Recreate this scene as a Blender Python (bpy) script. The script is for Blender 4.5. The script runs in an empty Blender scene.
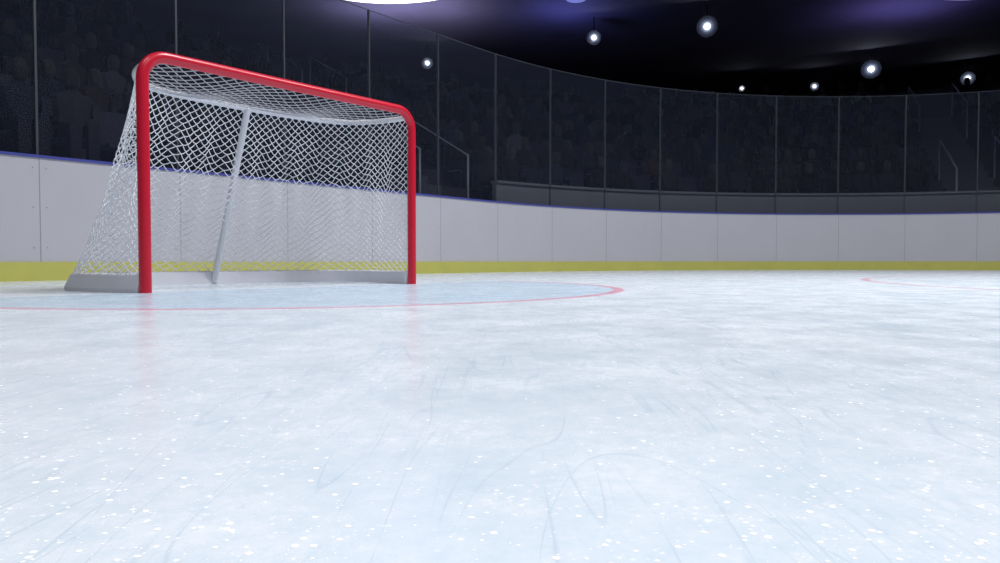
import bpy, math, random
from mathutils import Vector, Matrix
random.seed(7)
scn = bpy.context.scene
try:
    scn.view_settings.view_transform = 'Standard'
    scn.view_settings.look = 'None'
except Exception: pass
COL = scn.collection

# ------------------------------------------------------------ helpers
def empty(name, loc=(0,0,0), rotz=0):
    e = bpy.data.objects.new(name, None); e.empty_display_size = .2
    e.location = loc; e.rotation_euler = (0,0,rotz); COL.objects.link(e); return e
def mesh(name, v, f, mat=None, parent=None, smooth=False):
    m = bpy.data.meshes.new(name); m.from_pydata([tuple(p) for p in v], [], f); m.update()
    if smooth:
        for p in m.polygons: p.use_smooth = True
    o = bpy.data.objects.new(name, m); COL.objects.link(o)
    if mat: m.materials.append(mat)
    if parent: o.parent = parent
    return o
def curve(name, polys, r, mat, parent=None, res=2, cyc=False):
    c = bpy.data.curves.new(name, 'CURVE'); c.dimensions = '3D'
    c.bevel_depth = r; c.bevel_resolution = res; c.use_fill_caps = True
    for pts in polys:
        if len(pts) < 2: continue
        s = c.splines.new('POLY'); s.points.add(len(pts)-1)
        for i, p in enumerate(pts): s.points[i].co = (p[0], p[1], p[2], 1)
        s.use_cyclic_u = cyc; s.use_smooth = True
    c.materials.append(mat)
    o = bpy.data.objects.new(name, c); COL.objects.link(o)
    if parent: o.parent = parent
    return o
class MB:
    def __init__(s): s.v = []; s.f = []
    def add(s, v, f):
        n = len(s.v); s.v += [tuple(p) for p in v]; s.f += [tuple(i+n for i in q) for q in f]
    def hexa(s, c8):
        s.add(c8, [(0,1,2,3),(7,6,5,4),(0,4,5,1),(1,5,6,2),(2,6,7,3),(3,7,4,0)])
    def box(s, cx, cy, cz, sx, sy, sz):
        a, b, c = sx/2, sy/2, sz/2
        s.hexa([(cx-a,cy-b,cz-c),(cx-a,cy+b,cz-c),(cx+a,cy+b,cz-c),(cx+a,cy-b,cz-c),
                (cx-a,cy-b,cz+c),(cx-a,cy+b,cz+c),(cx+a,cy+b,cz+c),(cx+a,cy-b,cz+c)])

def mat(name, col, rough=.5, metal=0, spec=.5, emis=None, es=0, noise=None):
    m = bpy.data.materials.new(name); m.use_nodes = True
    nt = m.node_tree; b = nt.nodes['Principled BSDF']
    b.inputs['Base Color'].default_value = (*col, 1)
    b.inputs['Roughness'].default_value = rough
    b.inputs['Metallic'].default_value = metal
    b.inputs['Specular IOR Level'].default_value = spec
    if emis:
        b.inputs['Emission Color'].default_value = (*emis, 1); b.inputs['Emission Strength'].default_value = es
    if noise:
        sc, amt = noise
        tc = nt.nodes.new('ShaderNodeTexCoord'); n = nt.nodes.new('ShaderNodeTexNoise')
        n.inputs['Scale'].default_value = sc; n.inputs['Detail'].default_value = 5
        nt.links.new(tc.outputs['Object'], n.inputs['Vector'])
        mx = nt.nodes.new('ShaderNodeMix'); mx.data_type = 'RGBA'
        mx.inputs['A'].default_value = (*[c*(1-amt) for c in col], 1)
        mx.inputs['B'].default_value = (*[min(1, c*(1+amt)) for c in col], 1)
        nt.links.new(n.outputs['Fac'], mx.inputs['Factor'])
        nt.links.new(mx.outputs['Result'], b.inputs['Base Color'])
    return m

# ------------------------------------------------------------ rink outline
A = math.atan2(.765, .644)
P0 = Vector((-4.06, 5.68)); T0 = Vector((math.cos(A), math.sin(A))); N0 = Vector((-math.sin(A), math.cos(A)))
R = 8.5; SR = 5.8; SL = -4.16; QA = R*math.pi/2
CR = P0 + T0*SR - N0*R; CL = P0 + T0*SL - N0*R
def path(s, off=0.0):
    if SL <= s <= SR: return P0+T0*s+N0*off, N0.copy(), T0.copy()
    if s > SR:
        th = min((s-SR)/R, math.pi/2); an = A+math.pi/2-th
        n = Vector((math.cos(an), math.sin(an))); t = Vector((n.y, -n.x))
        p = CR+n*(R+off) + t*max(0, s-SR-QA); return p, n, t
    th = min((SL-s)/R, math.pi/2); an = A+math.pi/2+th
    n = Vector((math.cos(an), math.sin(an))); t = Vector((n.y, -n.x))
    return CL+n*(R+off) - t*max(0, SL-s-QA), n, t
def srange(a, b, st):
    n = max(1, int(math.ceil((b-a)/st))); return [a+(b-a)*i/n for i in range(n+1)]
def sweep(mb, prof, ss, closed=True):
    v = []; f = []; k = len(prof)
    for s in ss:
        for off, z in prof:
            p, n, t = path(s, off); v.append((p.x, p.y, z))
    rng = range(k) if closed else range(k-1)
    for i in range(len(ss)-1):
        for j in rng:
            j2 = (j+1) % k
            f.append((i*k+j, i*k+j2, (i+1)*k+j2, (i+1)*k+j))
    if closed:
        f.append(tuple(range(k))[::-1]); f.append(tuple((len(ss)-1)*k+j for j in range(k)))
    mb.add(v, f)
def rect(a, b, z0, z1): return [(a,z0),(a,z1),(b,z1),(b,z0)]
def pbox(mb, s, ds, a, b, z0, z1):
    p, n, t = path(s, 0); c = []
    for z in (z0, z1):
        for (o, d) in ((a,-ds),(b,-ds),(b,ds),(a,ds)):
            q = p+n*o+t*d; c.append((q.x, q.y, z))
    mb.hexa(c)

# ------------------------------------------------------------ ice
GC = (-1.253, 4.39)
m = bpy.data.materials.new('ice'); m.use_nodes = True
nt = m.node_tree; L = nt.links; B = nt.nodes['Principled BSDF']
def N(t, **kw):
    n = nt.nodes.new(t)
    for k, v in kw.items(): setattr(n, k, v)
    return n
tc = N('ShaderNodeTexCoord'); OBJ = tc.outputs['Object']
def setin(n, i, v):
    if isinstance(v, bpy.types.NodeSocket): L.new(v, n.inputs[i])
    else: n.inputs[i].default_value = v
def math_(op, a, b=None, clamp=False):
    n = N('ShaderNodeMath', operation=op); n.use_clamp = clamp; setin(n, 0, a)
    if b is not None: setin(n, 1, b)
    return n.outputs[0]
def mapping(rot=0, sc=(1,1,1), loc=(0,0,0)):
    n = N('ShaderNodeMapping'); L.new(OBJ, n.inputs['Vector'])
    n.inputs['Rotation'].default_value = (0,0,rot); n.inputs['Scale'].default_value = sc; n.inputs['Location'].default_value = loc
    return n.outputs[0]
def noise(vec, sc, det=4, ro=.55, dist=0):
    n = N('ShaderNodeTexNoise'); L.new(vec, n.inputs['Vector'])
    n.inputs['Scale'].default_value = sc; n.inputs['Detail'].default_value = det
    n.inputs['Roughness'].default_value = ro; n.inputs['Distortion'].default_value = dist
    return n.outputs['Fac']
def rng(v, a, b, c=0, d=1, smooth=False):
    n = N('ShaderNodeMapRange'); n.clamp = True
    if smooth: n.interpolation_type = 'SMOOTHSTEP'
    L.new(v, n.inputs[0])
    for i, x in enumerate((a,b,c,d)): n.inputs[i+1].default_value = x
    return n.outputs[0]
def mixc(f, a, b):
    n = N('ShaderNodeMix', data_type='RGBA'); setin(n, 'Factor', f)
    for k, v in (('A',a),('B',b)):
        if isinstance(v, bpy.types.NodeSocket): L.new(v, n.inputs[k])
        else: n.inputs[k].default_value = (*v, 1)
    return n.outputs['Result']
big = rng(noise(mapping(.3), .9, 5, .6), .35, .65)
med = rng(noise(mapping(1.1), 5, 9, .75), .36, .66)
fine = rng(noise(mapping(2.0), 45, 6, .75), .35, .7)
col = mixc(big, (.69,.79,.87), (.83,.885,.94))
col = mixc(math_('MULTIPLY', med, .68), col, (.94,.96,.985))
col = mixc(math_('MULTIPLY', math_('SUBTRACT', 1, fine), .42), col, (.54,.69,.80))
# frost grains
vo = N('ShaderNodeTexVoronoi'); L.new(OBJ, vo.inputs['Vector']); vo.inputs['Scale'].default_value = 110
grain = math_('MULTIPLY', rng(vo.outputs['Distance'], .12, .26, 1, 0), rng(noise(mapping(.4), 14, 4, .6), .47, .60))
col = mixc(math_('MULTIPLY', grain, .9), col, (.995,.995,1))
scr = None
SCR = [(.5,(1,.10,1),3.2,.0024,.05),(-.7,(1,.08,1),4.1,.0024,.05),(1.4,(1,.12,1),5.3,.003,.1),
       (2.2,(1,.06,1),10,.006,.05),(.1,(1,.07,1),13,.007,.05),(2.8,(1,.25,1),4,.0025,.3),(.9,(1,.10,1),17,.009,.1),(-1.2,(1,.10,1),21,.010,.1),
       (1.8,(1,.08,1),15,.008,.1),(1.2,(1,.09,1),8,.005,.1)]
for k, (rot, sc, s, w, dist) in enumerate(SCR):
    nz = noise(mapping(rot, sc, (k*7.3, k*3.1, 0)), s, 1, .4, dist)
    ln = rng(math_('ABSOLUTE', math_('SUBTRACT', nz, .5)), 0, w, 1, 0)
    mask = rng(noise(mapping(k*1.3, (1,1,1), (k*5.1,0,0)), 3.2, 3), .47, .60)
    ln = math_('MULTIPLY', ln, mask)
    scr = ln if scr is None else math_('MAXIMUM', scr, ln)
col = mixc(math_('MULTIPLY', scr, .36), col, (.42,.55,.68))
sep = N('ShaderNodeSeparateXYZ'); L.new(OBJ, sep.inputs[0]); X, Y = sep.outputs[0], sep.outputs[1]
def dist(cx, cy):
    dx = math_('SUBTRACT', X, cx); dy = math_('SUBTRACT', Y, cy)
    return math_('SQRT', math_('ADD', math_('MULTIPLY', dx, dx), math_('MULTIPLY', dy, dy))), dx, dy
d, dx, dy = dist(*GC)
gy = math_('ADD', math_('MULTIPLY', dx, N0.x), math_('MULTIPLY', dy, N0.y))
front = math_('LESS_THAN', gy, 0.03)
CRR = 1.97
ins = math_('MULTIPLY', math_('LESS_THAN', d, CRR), front)
ring = math_('MULTIPLY', rng(math_('ABSOLUTE', math_('SUBTRACT', d, CRR)), .024, .040, 1, 0), front)
frost = rng(noise(mapping(.9), 3.2, 6, .7), .3, .7, .6, 1)
col = mixc(math_('MULTIPLY', math_('MULTIPLY', ins, frost), .66), col, (.42,.62,.80))
col = mixc(math_('MULTIPLY', math_('MULTIPLY', ring, frost), .80), col, (.78,.18,.30))
d2, _, _ = dist(6.78, 4.57)
ring2 = rng(math_('ABSOLUTE', math_('SUBTRACT', d2, 3.9)), .024, .040, 1, 0)
col = mixc(math_('MULTIPLY', math_('MULTIPLY', ring2, frost), .65), col, (.78,.18,.28))
L.new(col, B.inputs['Base Color'])
L.new(rng(med, 0, 1, .17, .33), B.inputs['Roughness'])
B.inputs['IOR'].default_value = 1.31
bmp = N('ShaderNodeBump'); bmp.inputs['Strength'].default_value = .12; bmp.inputs['Distance'].default_value = .002
L.new(math_('SUBTRACT', math_('MULTIPLY', fine, .5), math_('MULTIPLY', scr, .5)), bmp.inputs['Height']); L.new(bmp.outputs[0], B.inputs['Normal'])
ICE = m
ss = srange(SL-QA-16, SR+QA+16, .35)
vv = [(path(s, .05)[0].x, path(s, .05)[0].y, 0) for s in ss]
mesh('ice_floor', vv, [tuple(range(len(vv)))[::-1]], ICE)
M_conc = mat('arena_concrete', (.035,.036,.04), .8, noise=(3,.3))
mb = MB(); mb.add([(-60,-40,-.03),(60,-40,-.03),(60,60,-.03),(-60,60,-.03)], [(0,1,2,3)])
mesh('floor', mb.v, mb.f, M_conc)

# ------------------------------------------------------------ boards
S0, S1 = SL-QA-16, SR+QA+16
SS = srange(S0, S1, .2)
M_board = mat('white_board', (.54,.535,.58), .38, noise=(1.5,.05))
M_yel = mat('yellow_kick', (.56,.54,.13), .45, noise=(4,.1))
M_blue = mat('blue_cap', (.07,.08,.34), .35)
M_seam = mat('seam_grey', (.30,.30,.33), .6)
boards = empty('rink_boards')
for nm, pr, mt in (('board_panels', rect(0,.10,.16,1.035), M_board), ('kick_plate', rect(-.012,.10,0,.16), M_yel),
                   ('top_cap', rect(-.012,.13,1.035,1.058), M_blue)):
    mb = MB(); sweep(mb, pr, SS); mesh(nm, mb.v, mb.f, mt, boards)
seams = []; s = .29
while s > S0+1: s -= 1.19
while s < S1-1: seams.append(s); s += 1.19
mb = MB(); bo = MB()
for s in seams:
    pbox(mb, s, .003, -.0015, .01, .16, 1.035)
    for ds in (-.05, .05):
        for z in (.28, .62, .95):
            p, n, t = path(s+ds, 0); ring_ = []
            for k in range(8):
                a = k*math.pi/4; q = p+t*math.cos(a)*.006-n*.003; ring_.append((q.x, q.y, z+.006*math.sin(a)))
            bo.add(ring_, [tuple(range(8))])
mesh('panel_seams', mb.v, mb.f, M_seam, boards); mesh('panel_bolts', bo.v, bo.f, M_seam, boards)

# ------------------------------------------------------------ protective glass
g = bpy.data.materials.new('hazed_plexiglass'); g.use_nodes = True
gt = g.node_tree; gt.nodes.clear()
o = gt.nodes.new('ShaderNodeOutputMaterial'); mx = gt.nodes.new('ShaderNodeMixShader')
tr = gt.nodes.new('ShaderNodeBsdfTransparent'); gl = gt.nodes.new('ShaderNodeBsdfGlossy'); lw = gt.nodes.new('ShaderNodeLayerWeight')
pw = gt.nodes.new('ShaderNodeMath'); pw.operation = 'POWER'; pw.inputs[1].default_value = 4
ma = gt.nodes.new('ShaderNodeMath'); ma.operation = 'MULTIPLY_ADD'; ma.inputs[1].default_value = .7; ma.inputs[2].default_value = .05
gt.links.new(lw.outputs['Facing'], pw.inputs[0]); gt.links.new(pw.outputs[0], ma.inputs[0])
df = gt.nodes.new('ShaderNodeBsdfDiffuse'); mx2 = gt.nodes.new('ShaderNodeMixShader')
df.inputs[0].default_value = (.42,.50,.80,1); mx2.inputs[0].default_value = .028  # faint blue diffuse paints the haze over the stands into the panes
tr.inputs[0].default_value = (.94,.96,.98,1); gl.inputs['Roughness'].default_value = .03
gt.links.new(tr.outputs[0], mx2.inputs[1]); gt.links.new(df.outputs[0], mx2.inputs[2])
gt.links.new(ma.outputs[0], mx.inputs[0]); gt.links.new(mx2.outputs[0], mx.inputs[1]); gt.links.new(gl.outputs[0], mx.inputs[2])
gt.links.new(mx.outputs[0], o.inputs[0])
M_mull = mat('mullion_aluminium', (.055,.06,.075), .5, .2)
M_edge = mat('glass_edge', (.07,.08,.10), .4)
glass = empty('safety_glass'); ZT = 3.24
mb = MB(); sweep(mb, [(.05,1.058),(.05,ZT)], SS, False); mesh('glass_panes', mb.v, mb.f, g, glass)
mb = MB()
for s in seams: pbox(mb, s, .009, .035, .065, 1.058, ZT)
mesh('mullions', mb.v, mb.f, M_mull, glass)
mb = MB(); sweep(mb, rect(.045,.055,ZT,ZT+.008), SS); mesh('top_edge', mb.v, mb.f, M_edge, glass)

# ------------------------------------------------------------ stands
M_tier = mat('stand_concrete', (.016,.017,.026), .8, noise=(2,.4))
M_stair = mat('stair_concrete', (.042,.045,.056), .8, noise=(5,.3))
M_bench = mat('bench_wall_grey', (.12,.125,.14), .6, noise=(1.5,.15))
M_rail = mat('steel_rail', (.20,.21,.25), .4, .3)
NR = 8; OFF0 = 2.0; TR = .86; ZB = 1.15; RI = .44
stands = empty('grandstand')
prof = [(OFF0, -.02)]
for i in range(NR):
    prof += [(OFF0+TR*i, ZB+RI*i), (OFF0+TR*(i+1), ZB+RI*i)]
prof += [(OFF0+TR*NR, ZB+RI*(NR-1)+1.0),(OFF0+TR*NR+.15, ZB+RI*(NR-1)+1.0),(OFF0+TR*NR+.15, ZB+RI*(NR-1)), (30, ZB+RI*(NR-1)), (30, -.02)]
SS2 = srange(-14, 26, .5)
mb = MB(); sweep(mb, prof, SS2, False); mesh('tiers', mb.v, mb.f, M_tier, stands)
aisles = [-7.5, 6.9, 16.4, 21.5]
AW = .5
def soff(s, off):
    return (R+off)/R if (s > SR or s < SL) else 1
mb = MB(); rails = []
for s in aisles:
    for i in range(NR):
        z = ZB+RI*i; o1 = OFF0+TR*i
        pbox(mb, s, AW, o1-.03, o1+.04, z-RI if i else z-.3, z+.012)
        if i < NR-1: pbox(mb, s, AW, o1+TR*.5, o1+TR, z, z+RI/2)
        pbox(mb, s, AW, o1, o1+TR, z, z+.008)
    for side in (-1, 1):
        for (i0, i1) in ((0,2),(5,7)):
            pts = []
            for i in (i0, i1):
                p, n, t = path(s, OFF0+TR*i+.1); q = p+t*side*(AW+.04); pts.append((q.x, q.y, ZB+RI*i))
            a, b = pts
            rails += [[a, (a[0],a[1],a[2]+.95), (b[0],b[1],b[2]+.95), b]]
mesh('aisle_stairs', mb.v, mb.f, M_stair, stands)
curve('aisle_handrails', rails, .020, M_rail, stands, 2)
mb = MB(); sweep(mb, rect(1.1,1.22,-.02,1.50), srange(7.2, 16.8, .3)); 
sweep(mb, rect(1.06,1.26,1.50,1.54), srange(7.2, 16.8, .3))
bw = mesh('bench_wall', mb.v, mb.f, M_bench)

def attrmat(name, rough):
    mm = bpy.data.materials.new(name); mm.use_nodes = True
    at = mm.node_tree.nodes.new('ShaderNodeVertexColor'); at.layer_name = 'Col'
    bb = mm.node_tree.nodes['Principled BSDF']; bb.inputs['Roughness'].default_value = rough
    bb.inputs['Specular IOR Level'].default_value = .2
    mm.node_tree.links.new(at.outputs[0], bb.inputs['Base Color']); return mm
def colored(ob, cols):
    ca = ob.data.color_attributes.new('Col', 'FLOAT_COLOR', 'POINT')
    flat = []
    for c in cols: flat += [c[0], c[1], c[2], 1]
    ca.data.foreach_set('color', flat)
def lathe(rings, seg=8):
    v = []; f = []
    for (cx, cy, z, rx, ry) in rings:
        for k in range(seg):
            a = 2*math.pi*k/seg; v.append((cx+rx*math.cos(a), cy+ry*math.sin(a), z))
    for i in range(len(rings)-1):
        for k in range(seg):
            f.append((i*seg+k, i*seg+(k+1)%seg, (i+1)*seg+(k+1)%seg, (i+1)*seg+k))
    f.append(tuple(range((len(rings)-1)*seg, len(rings)*seg))); return v, f
body = lathe([(0,0,.42,.17,.13),(0,0,.60,.16,.11),(0,.01,.80,.21,.12),(0,.01,.90,.22,.10),(0,.01,.955,.10,.07),(0,.0,.99,.055,.055)])
head = lathe([(0,-.01,.98,.05,.05),(0,-.02,1.03,.075,.085),(0,-.02,1.11,.085,.10),(0,-.01,1.19,.07,.085),(0,0,1.235,.03,.04)])
legs = MB()
for sx in (-.09, .09):
    legs.hexa([(sx-.07,.05,.40),(sx-.07,.05,.55),(sx+.07,.05,.55),(sx+.07,.05,.40),(sx-.06,-.45,.42),(sx-.06,-.45,.54),(sx+.06,-.45,.54),(sx+.06,-.45,.42)])
    legs.hexa([(sx-.05,-.44,.0),(sx-.05,-.33,.0),(sx+.05,-.33,.0),(sx+.05,-.44,.0),(sx-.06,-.47,.5),(sx-.06,-.34,.5),(sx+.06,-.34,.5),(sx+.06,-.47,.5)])
arm = MB()
for sx in (-1, 1):
    arm.hexa([(sx*.20,-.05,.86),(sx*.20,.06,.86),(sx*.27,.06,.84),(sx*.27,-.05,.84),(sx*.20,-.08,.58),(sx*.20,.02,.58),(sx*.27,.02,.58),(sx*.27,-.08,.58)])
    arm.hexa([(sx*.19,-.04,.66),(sx*.19,-.04,.56),(sx*.27,-.04,.56),(sx*.27,-.04,.66),(sx*.10,-.33,.63),(sx*.10,-.33,.56),(sx*.16,-.33,.56),(sx*.16,-.33,.63)])
seat = MB(); seat.box(0,-.02,.42,.44,.42,.05); seat.box(0,.20,.66,.44,.05,.46); seat.box(0,.05,.2,.06,.2,.4)
SM, CM = MB(), MB(); scol = []; ccol = []
def place(MBx, cl, geo, p, n, t, z, c, sc=1, rot=0):
    v, f = geo; out = []
    cr, sr_ = math.cos(rot), math.sin(rot)
    for (x, y, zz) in v:
        x2, y2 = (x*cr-y*sr_)*sc, (x*sr_+y*cr)*sc
        q = p+t*x2+n*y2; out.append((q.x, q.y, z+zz*sc))
    MBx.add(out, f); cl += [c]*len(v)
for i in range(NR):
    off = OFF0+TR*i+.52; z = ZB+RI*i
    s = -9.0
    while s < 21:
        step = .54/soff(s, off)
        if all(abs(s-a)*soff(s, off) > AW+.32 for a in aisles):
            p, n, t = path(s, off)
            place(SM, scol, (seat.v, seat.f), p, n, t, z, (.013,.014,.028))
            if random.random() < .85:
                w = random.random()
                base = random.choice([(.9,.95,1.1),(.6,.35,.4),(.3,.4,.9),(.5,.5,.6),(.15,.15,.2),(.45,.42,.5),(.2,.2,.25)])
                k = .009+.050*w*w; c = tuple(k*x for x in base)
                sk = random.choice([.034,.024,.016]); rot = random.uniform(-.25,.25); sc = random.uniform(.9,1.05)
                place(CM, ccol, body, p, n, t, z+.02, c, sc, rot); place(CM, ccol, (arm.v, arm.f), p, n, t, z+.02, c, sc, rot)
                place(CM, ccol, (legs.v, legs.f), p, n, t, z+.02, (.008,.008,.014), sc, rot*.3)
                place(CM, ccol, head, p, n, t, z+.02+random.uniform(-.01,.01), (sk,sk*.85,sk*.85), sc, rot)
        s += step
so = mesh('stadium_seats', SM.v, SM.f, attrmat('seat_plastic', .6), stands); colored(so, scol)
co = mesh('seated_crowd', CM.v, CM.f, attrmat('crowd_clothes', .8)); colored(co, ccol)

# ------------------------------------------------------------ arena shell
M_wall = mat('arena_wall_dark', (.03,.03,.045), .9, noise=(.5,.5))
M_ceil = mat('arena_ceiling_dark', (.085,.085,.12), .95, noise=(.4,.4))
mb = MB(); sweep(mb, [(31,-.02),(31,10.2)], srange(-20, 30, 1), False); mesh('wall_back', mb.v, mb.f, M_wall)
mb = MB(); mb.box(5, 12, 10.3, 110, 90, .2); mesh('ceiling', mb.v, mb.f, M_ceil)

# ------------------------------------------------------------ arena floodlights (visible)
def glowmat(name, col, es):
    mm = bpy.data.materials.new(name); mm.use_nodes = True
    b = mm.node_tree.nodes['Principled BSDF']; b.inputs['Base Color'].default_value = (.02,.02,.02,1)
    b.inputs['Specular IOR Level'].default_value = .1
    b.inputs['Emission Color'].default_value = (*col, 1); b.inputs['Emission Strength'].default_value = es; return mm
M_lamp = glowmat('lamp_lens', (.88,.94,1), 60)
HALO_RINGS = [(.09,glowmat('halo_glow_a',(.6,.78,1),.8)),(.13,glowmat('halo_glow_b',(.4,.55,1),.22)),(.18,glowmat('halo_glow_c',(.35,.45,1),.08)),(.235,glowmat('halo_glow_d',(.3,.4,1),.03))]  # glare halo around each bulb, painted as glowing rings that fade outward
M_house = mat('lamp_housing', (.012,.012,.018), .7, 0, .2)
F = 699.; HZ = 261.; CH = .168
def lampobj(px, py, z, r=.11):
    dep = (z-CH)*F/(HZ-py); x = (px-500)/F*dep
    e = empty('floodlight', (x, dep, z))
    aim = math.atan2(0-dep, 0-x)
    def tf(pt):
        u = Vector((math.cos(aim)*math.cos(.35), math.sin(aim)*math.cos(.35), -math.sin(.35)))
        side = Vector((-math.sin(aim), math.cos(aim), 0)); up = u.cross(side)
        q = side*pt[0]+up*pt[1]+u*pt[2]; return (q.x, q.y, q.z)
    def disc(prof, seg=24):
        v = []; f = []
        for (rr, w) in prof:
            for k in range(seg):
                a = 2*math.pi*k/seg; v.append(tf((rr*math.cos(a), rr*math.sin(a), w)))
        for i in range(len(prof)-1):
            for k in range(seg): f.append((i*seg+k, i*seg+(k+1)%seg, (i+1)*seg+(k+1)%seg, (i+1)*seg+k))
        return v, f
    sc = r/.11
    v, f = disc([(.05,-.26),(.12,-.22),(.24*sc,-.05),(.245*sc,-.03)]); mesh('housing', v, f, M_house, e, True)
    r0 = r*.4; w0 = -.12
    for q, (rr, mm) in enumerate(HALO_RINGS):
        r1 = rr*sc; w1 = w0+.02; v, f = disc([(r0,w0),(r1,w1)]); mesh('halo_ring_%d'%(q+1), v, f, mm, e, True); r0, w0 = r1, w1
    v, f = disc([(.001,.0),(r*.4,-.02),(r*.55,-.06),(r*.4,-.12),(.001,-.13)]); mesh('bulb', v, f, M_lamp, e, True)
    curve('hanger', [[tf((0,0,-.25)), (tf((0,0,-.25))[0],tf((0,0,-.25))[1],10.2-z)]], .025, M_house, e, 1)
for (px, py, r) in ((593,40,.13),(705,29,.18),(868,71,.20),(964,80,.15),(812,88,.10),(428,65,.12),(740,90,.07)):
    lampobj(px, py, 9.3, r)
def bank(px, py, z, w, h, col, es, up):
    dep = (z-CH)*F/(HZ-py); x = (px-500)/F*dep
    e = empty('led_light_bank', (x, dep, z)); hb = MB(); hb.box(0,.1,h/2+.06,w*.6,.3,.12); mesh('housing', hb.v, hb.f, M_house, e)
    n = 24; vv = []; ff = []
    for jj in range(9):
        b_ = math.pi*jj/8
        for j in range(n+1):
            a = math.pi*j/n
            vv.append((-w/2*math.cos(a), -.25*math.sin(a)*math.cos(b_), h/2-h*math.sin(a)*math.sin(b_)))
    for jj in range(8):
        for j in range(n): ff.append((jj*(n+1)+j, jj*(n+1)+j+1, (jj+1)*(n+1)+j+1, (jj+1)*(n+1)+j))
    mesh('led_diffuser', vv, ff, glowmat('led', col, es), e, True)
    curve('hangers', [[(-w*.2,.1,h/2),(-w*.2,.1,10.2-z)],[(w*.2,.1,h/2),(w*.2,.1,10.2-z)]], .03, M_house, e, 1)
    if up:   # added up-facing area lamp, only there to put a glow on the ceiling
        l = bpy.data.lights.new('ceiling_glow_helper', 'AREA'); l.shape = 'RECTANGLE'; l.size = w; l.size_y = 1.0
        l.energy = up; l.color = (col[0]*.8, col[1]*.78, col[2])
        lo = bpy.data.objects.new('ceiling_glow_helper', l); COL.objects.link(lo); lo.parent = e; lo.location = (0,3.4,-.9); lo.rotation_euler = (math.pi,0,0)
bank(392,0,9.3,4.6,.46,(.86,.80,1),4.0,170)
bank(955,0,9.3,2.4,.20,(.5,.42,1),.5,60)
bank(575,3,9.3,.8,.16,(.3,.33,1),.6,50)

# ------------------------------------------------------------ goal
goal = empty('hockey_goal', (GC[0], GC[1], 0), A)
M_red = mat('red_goal_paint', (.60,.012,.035), .28)
M_wp = mat('white_frame_paint', (.70,.70,.74), .35)
M_net = mat('net_cord', (.82,.83,.87), .8)
M_skirt = mat('white_skirt_pad', (.74,.75,.80), .5, noise=(6,.06))
W = .945; H = 1.25; cr = .13; pts = [(-W,0,0),(-W,0,.6),(-W,0,H-cr)]
for k in range(1, 13):
    a = math.pi-k*math.pi/24; pts.append((-W+cr+cr*math.cos(a), 0, H-cr+cr*math.sin(a)))
pts += [(-.4,0,H),(0,0,H)]
pts = pts + [(-x, y, z) for (x, y, z) in reversed(pts[:-1])]
curve('red_frame', [pts], .031, M_red, goal, 8)
def cat(ctrl, n):
    P = [Vector(c) for c in ctrl]; P = [P[0]*2-P[1]]+P+[P[-1]*2-P[-2]]; out = []
    for i in range(1, len(P)-2):
        for k in range(20):
            t = k/20; a, b, c, d_ = P[i-1], P[i], P[i+1], P[i+2]
            out.append(.5*((2*b)+(c-a)*t+(2*a-5*b+4*c-d_)*t*t+(3*b-a-3*c+d_)*t**3))
    out.append(P[-2]); ds = [0]
    for i in range(1, len(out)): ds.append(ds[-1]+(out[i]-out[i-1]).length)
    res = []; j = 0
    for k in range(n+1):
        x = ds[-1]*k/n
        while j < len(ds)-2 and ds[j+1] < x: j += 1
        res.append(out[j].lerp(out[j+1], (x-ds[j])/max(1e-9, ds[j+1]-ds[j])))
    return res
def sym(c): return c + [(-x, y) for (x, y) in reversed(c[:-1])]
tc_ = sym([(-.91,0),(-.90,.14),(-.85,.31),(-.75,.47),(-.56,.565),(-.3,.6),(0,.61)])
bc_ = sym([(-.945,.02),(-1.0,.25),(-1.05,.52),(-1.03,.78),(-.88,.99),(-.58,1.08),(0,1.10)])
NU, NV = 96, 46
NF = NU*2
TOP = cat([(x,y,0) for x,y in tc_], NF); BOT = cat([(x,y,0) for x,y in bc_], NF)
ZP = 1.205; ZK = .085
curve('rear_top_pipe', [[(p.x, p.y, ZP) for p in TOP[::2]]], .019, M_wp, goal, 6)
curve('centre_strut', [[(0,.6,ZP),(0,1.08,.02)]], .022, M_wp, goal, 6)
curve('base_pipe', [[(p.x, p.y, .02) for p in BOT[::2]]], .02, M_wp, goal, 5)
v = []; f = []; pr = [(.04,0),(.04,.02),(.010,.088),(.0,.095),(-.022,.088),(-.03,.0)]; K = len(pr)
for i, p in enumerate(BOT):
    a = BOT[max(0,i-1)]; b = BOT[min(NF,i+1)]; t = (b-a).normalized(); n = Vector((-t.y, t.x, 0))
    for (o_, z) in pr:
        q = p+n*o_; v.append((q.x, q.y, z))
for i in range(NF):
    for j in range(K): f.append((i*K+j, (i+1)*K+j, (i+1)*K+(j+1)%K, i*K+(j+1)%K))
f.append(tuple(range(K))); f.append(tuple(NF*K+j for j in range(K))[::-1])
mesh('base_skirt', v, f, M_skirt, goal)
def hsh(i, j, k): 
    x = math.sin(i*127.1+j*311.7+k*74.7)*43758.5453; return x-math.floor(x)-.5
def surf(u, w):
    u = min(max(u, 0), NF); i = min(int(u), NF-1); fr_ = u-i
    a = TOP[i].lerp(TOP[i+1], fr_); b = BOT[i].lerp(BOT[i+1], fr_)
    p = a.lerp(b, w); p.z = ZP+(ZK-ZP)*w
    env = math.sin(math.pi*min(1,max(0,w)))*min(1, min(u, NF-u)/12)
    n = Vector((p.x*.8, p.y+.2, 0)).normalized()
    ph = u/NF*2*math.pi
    p += n*env*(-.035+.018*math.sin(ph*7+w*3)+.010*math.sin(ph*17-w*6))
    p.z += env*(.016*math.sin(ph*9+1+w*4)+.010*math.sin(ph*23+w*9))
    return p
def node(i, j):
    e = 1 if 0 < i < NU and 0 < j < NV else 0
    return (i+hsh(i,j,1)*.24*e)*NF/NU, (j+hsh(i,j,2)*.24*e)/NV
polys = []
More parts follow.
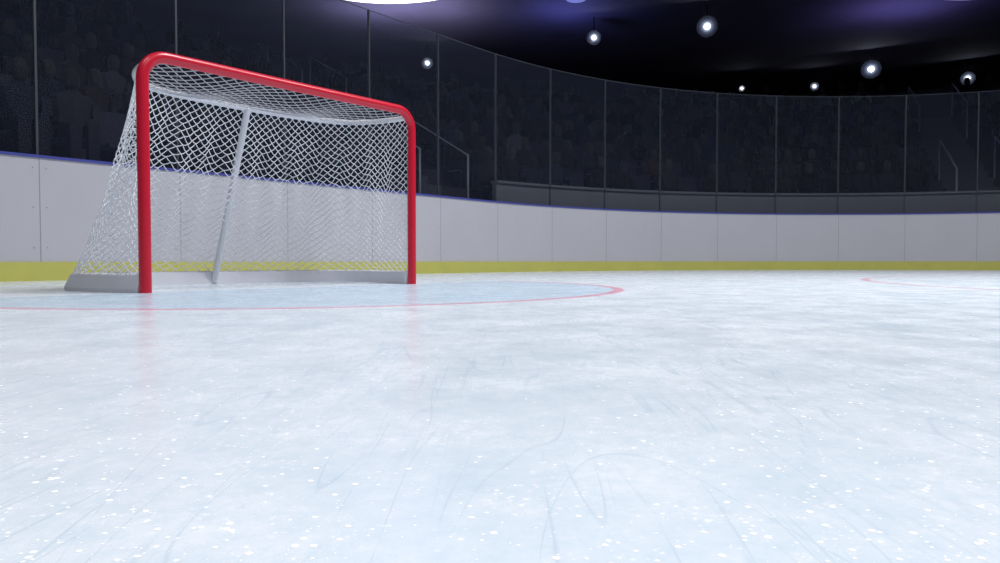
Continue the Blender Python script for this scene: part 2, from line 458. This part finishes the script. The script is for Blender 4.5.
for fam in (1, -1):
    for c in range(-NV-NU, NU+NV+1):
        if c % 2: continue
        line = []
        for j in range(0, NV+1):
            i = c+fam*j
            if 0 <= i <= NU:
                nd = node(i, j)
                if line:
                    u0, w0 = line[-1]
                    line.append(((u0+nd[0])/2, (w0+nd[1])/2+.0035))
                line.append(nd)
        if len(line) > 1: polys.append([surf(u, w) for (u, w) in line])
curve('net_back_and_sides', polys, .0030, M_net, goal, 1)
def inside(x, y):
    if y < 0 or y > .61: return False
    lim = max((abs(p.x) for p in TOP if p.y >= y-.001), default=0)
    return abs(x) <= lim
def topz(x, y):
    k = min(1, y/.6); return (1.245*(1-k)+ZP*k)-.035*math.sin(math.pi*k)*(1+.4*math.sin(x*9))
polys = []; cx_, cy_ = .040, .030
for fam in (1, -1):
    for c in range(-80, 81):
        if c % 2: continue
        line = []
        for j in range(0, 21):
            i = c+fam*j; x = i*cx_+hsh(i,j,3)*.010; y = j*cy_+hsh(i,j,4)*.008*(j > 0)
            if inside(x, max(0,y)): line.append((x, max(0,y), topz(x, y)))
        if len(line) > 1: polys.append(line)
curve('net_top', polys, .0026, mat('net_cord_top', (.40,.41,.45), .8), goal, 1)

# ------------------------------------------------------------ loose ice shavings
fl = MB()
for _ in range(3200):
    y = .36+random.random()**1.8*1.3; x = random.uniform(-.8,.8)*y*1.1
    if random.random() > .25+1.1*abs(x)/(.8*y): continue
    r = random.choice([.0005,.0007,.0007,.001,.0014,.0021])*random.uniform(.7,1.3)
    v = [(x+r*math.cos(a), y+r*math.sin(a), .00005) for a in [k*math.pi/4 for k in range(8)]]+[(x+.85*r*math.cos(a), y+.85*r*math.sin(a), r*.10) for a in [k*math.pi/4 for k in range(8)]]
    fl.add(v, [(k,(k+1)%8,8+(k+1)%8,8+k) for k in range(8)]+[tuple(range(8,16))])
sm = bpy.data.materials.new('snow_white'); sm.use_nodes = True; st = sm.node_tree; st.nodes.clear()
o1 = st.nodes.new('ShaderNodeOutputMaterial'); d1 = st.nodes.new('ShaderNodeBsdfDiffuse')
d1.inputs[0].default_value = (1,1,1,1); st.links.new(d1.outputs[0], o1.inputs[0])
mesh('ice_shavings', fl.v, fl.f, sm)

# ------------------------------------------------------------ lighting
def area(name, loc, size, power, col, tgt=None, spread=140):
    l = bpy.data.lights.new(name, 'AREA'); l.shape = 'RECTANGLE'; l.size = size[0]; l.size_y = size[1]
    l.energy = power; l.color = col; l.spread = math.radians(spread)
    o = bpy.data.objects.new(name, l); COL.objects.link(o); o.location = loc
    if tgt: o.rotation_euler = (Vector(tgt)-Vector(loc)).to_track_quat('-Z', 'Y').to_euler()
    return o
for i, (x, y, p) in enumerate([(-3.5,0,110),(2.8,3.8,560),(6.5,5.5,350),(3,-3,165)]):
    area('rink_light', (x, y, 9), (2.5, 1.2), p, (.97,.97,1))
w = bpy.data.worlds.new('arena_dark'); scn.world = w; w.use_nodes = True
w.node_tree.nodes['Background'].inputs[0].default_value = (.35,.4,.6,1); w.node_tree.nodes['Background'].inputs[1].default_value = .03

cam = bpy.data.cameras.new('camera'); co_ = bpy.data.objects.new('camera', cam); COL.objects.link(co_)
cam.sensor_width = 36; cam.lens = F/1000*36; cam.clip_start = .02; cam.clip_end = 300
co_.location = (0,0,CH); co_.rotation_euler = (math.pi/2-math.atan(20.5/F), 0, 0)
scn.camera = co_
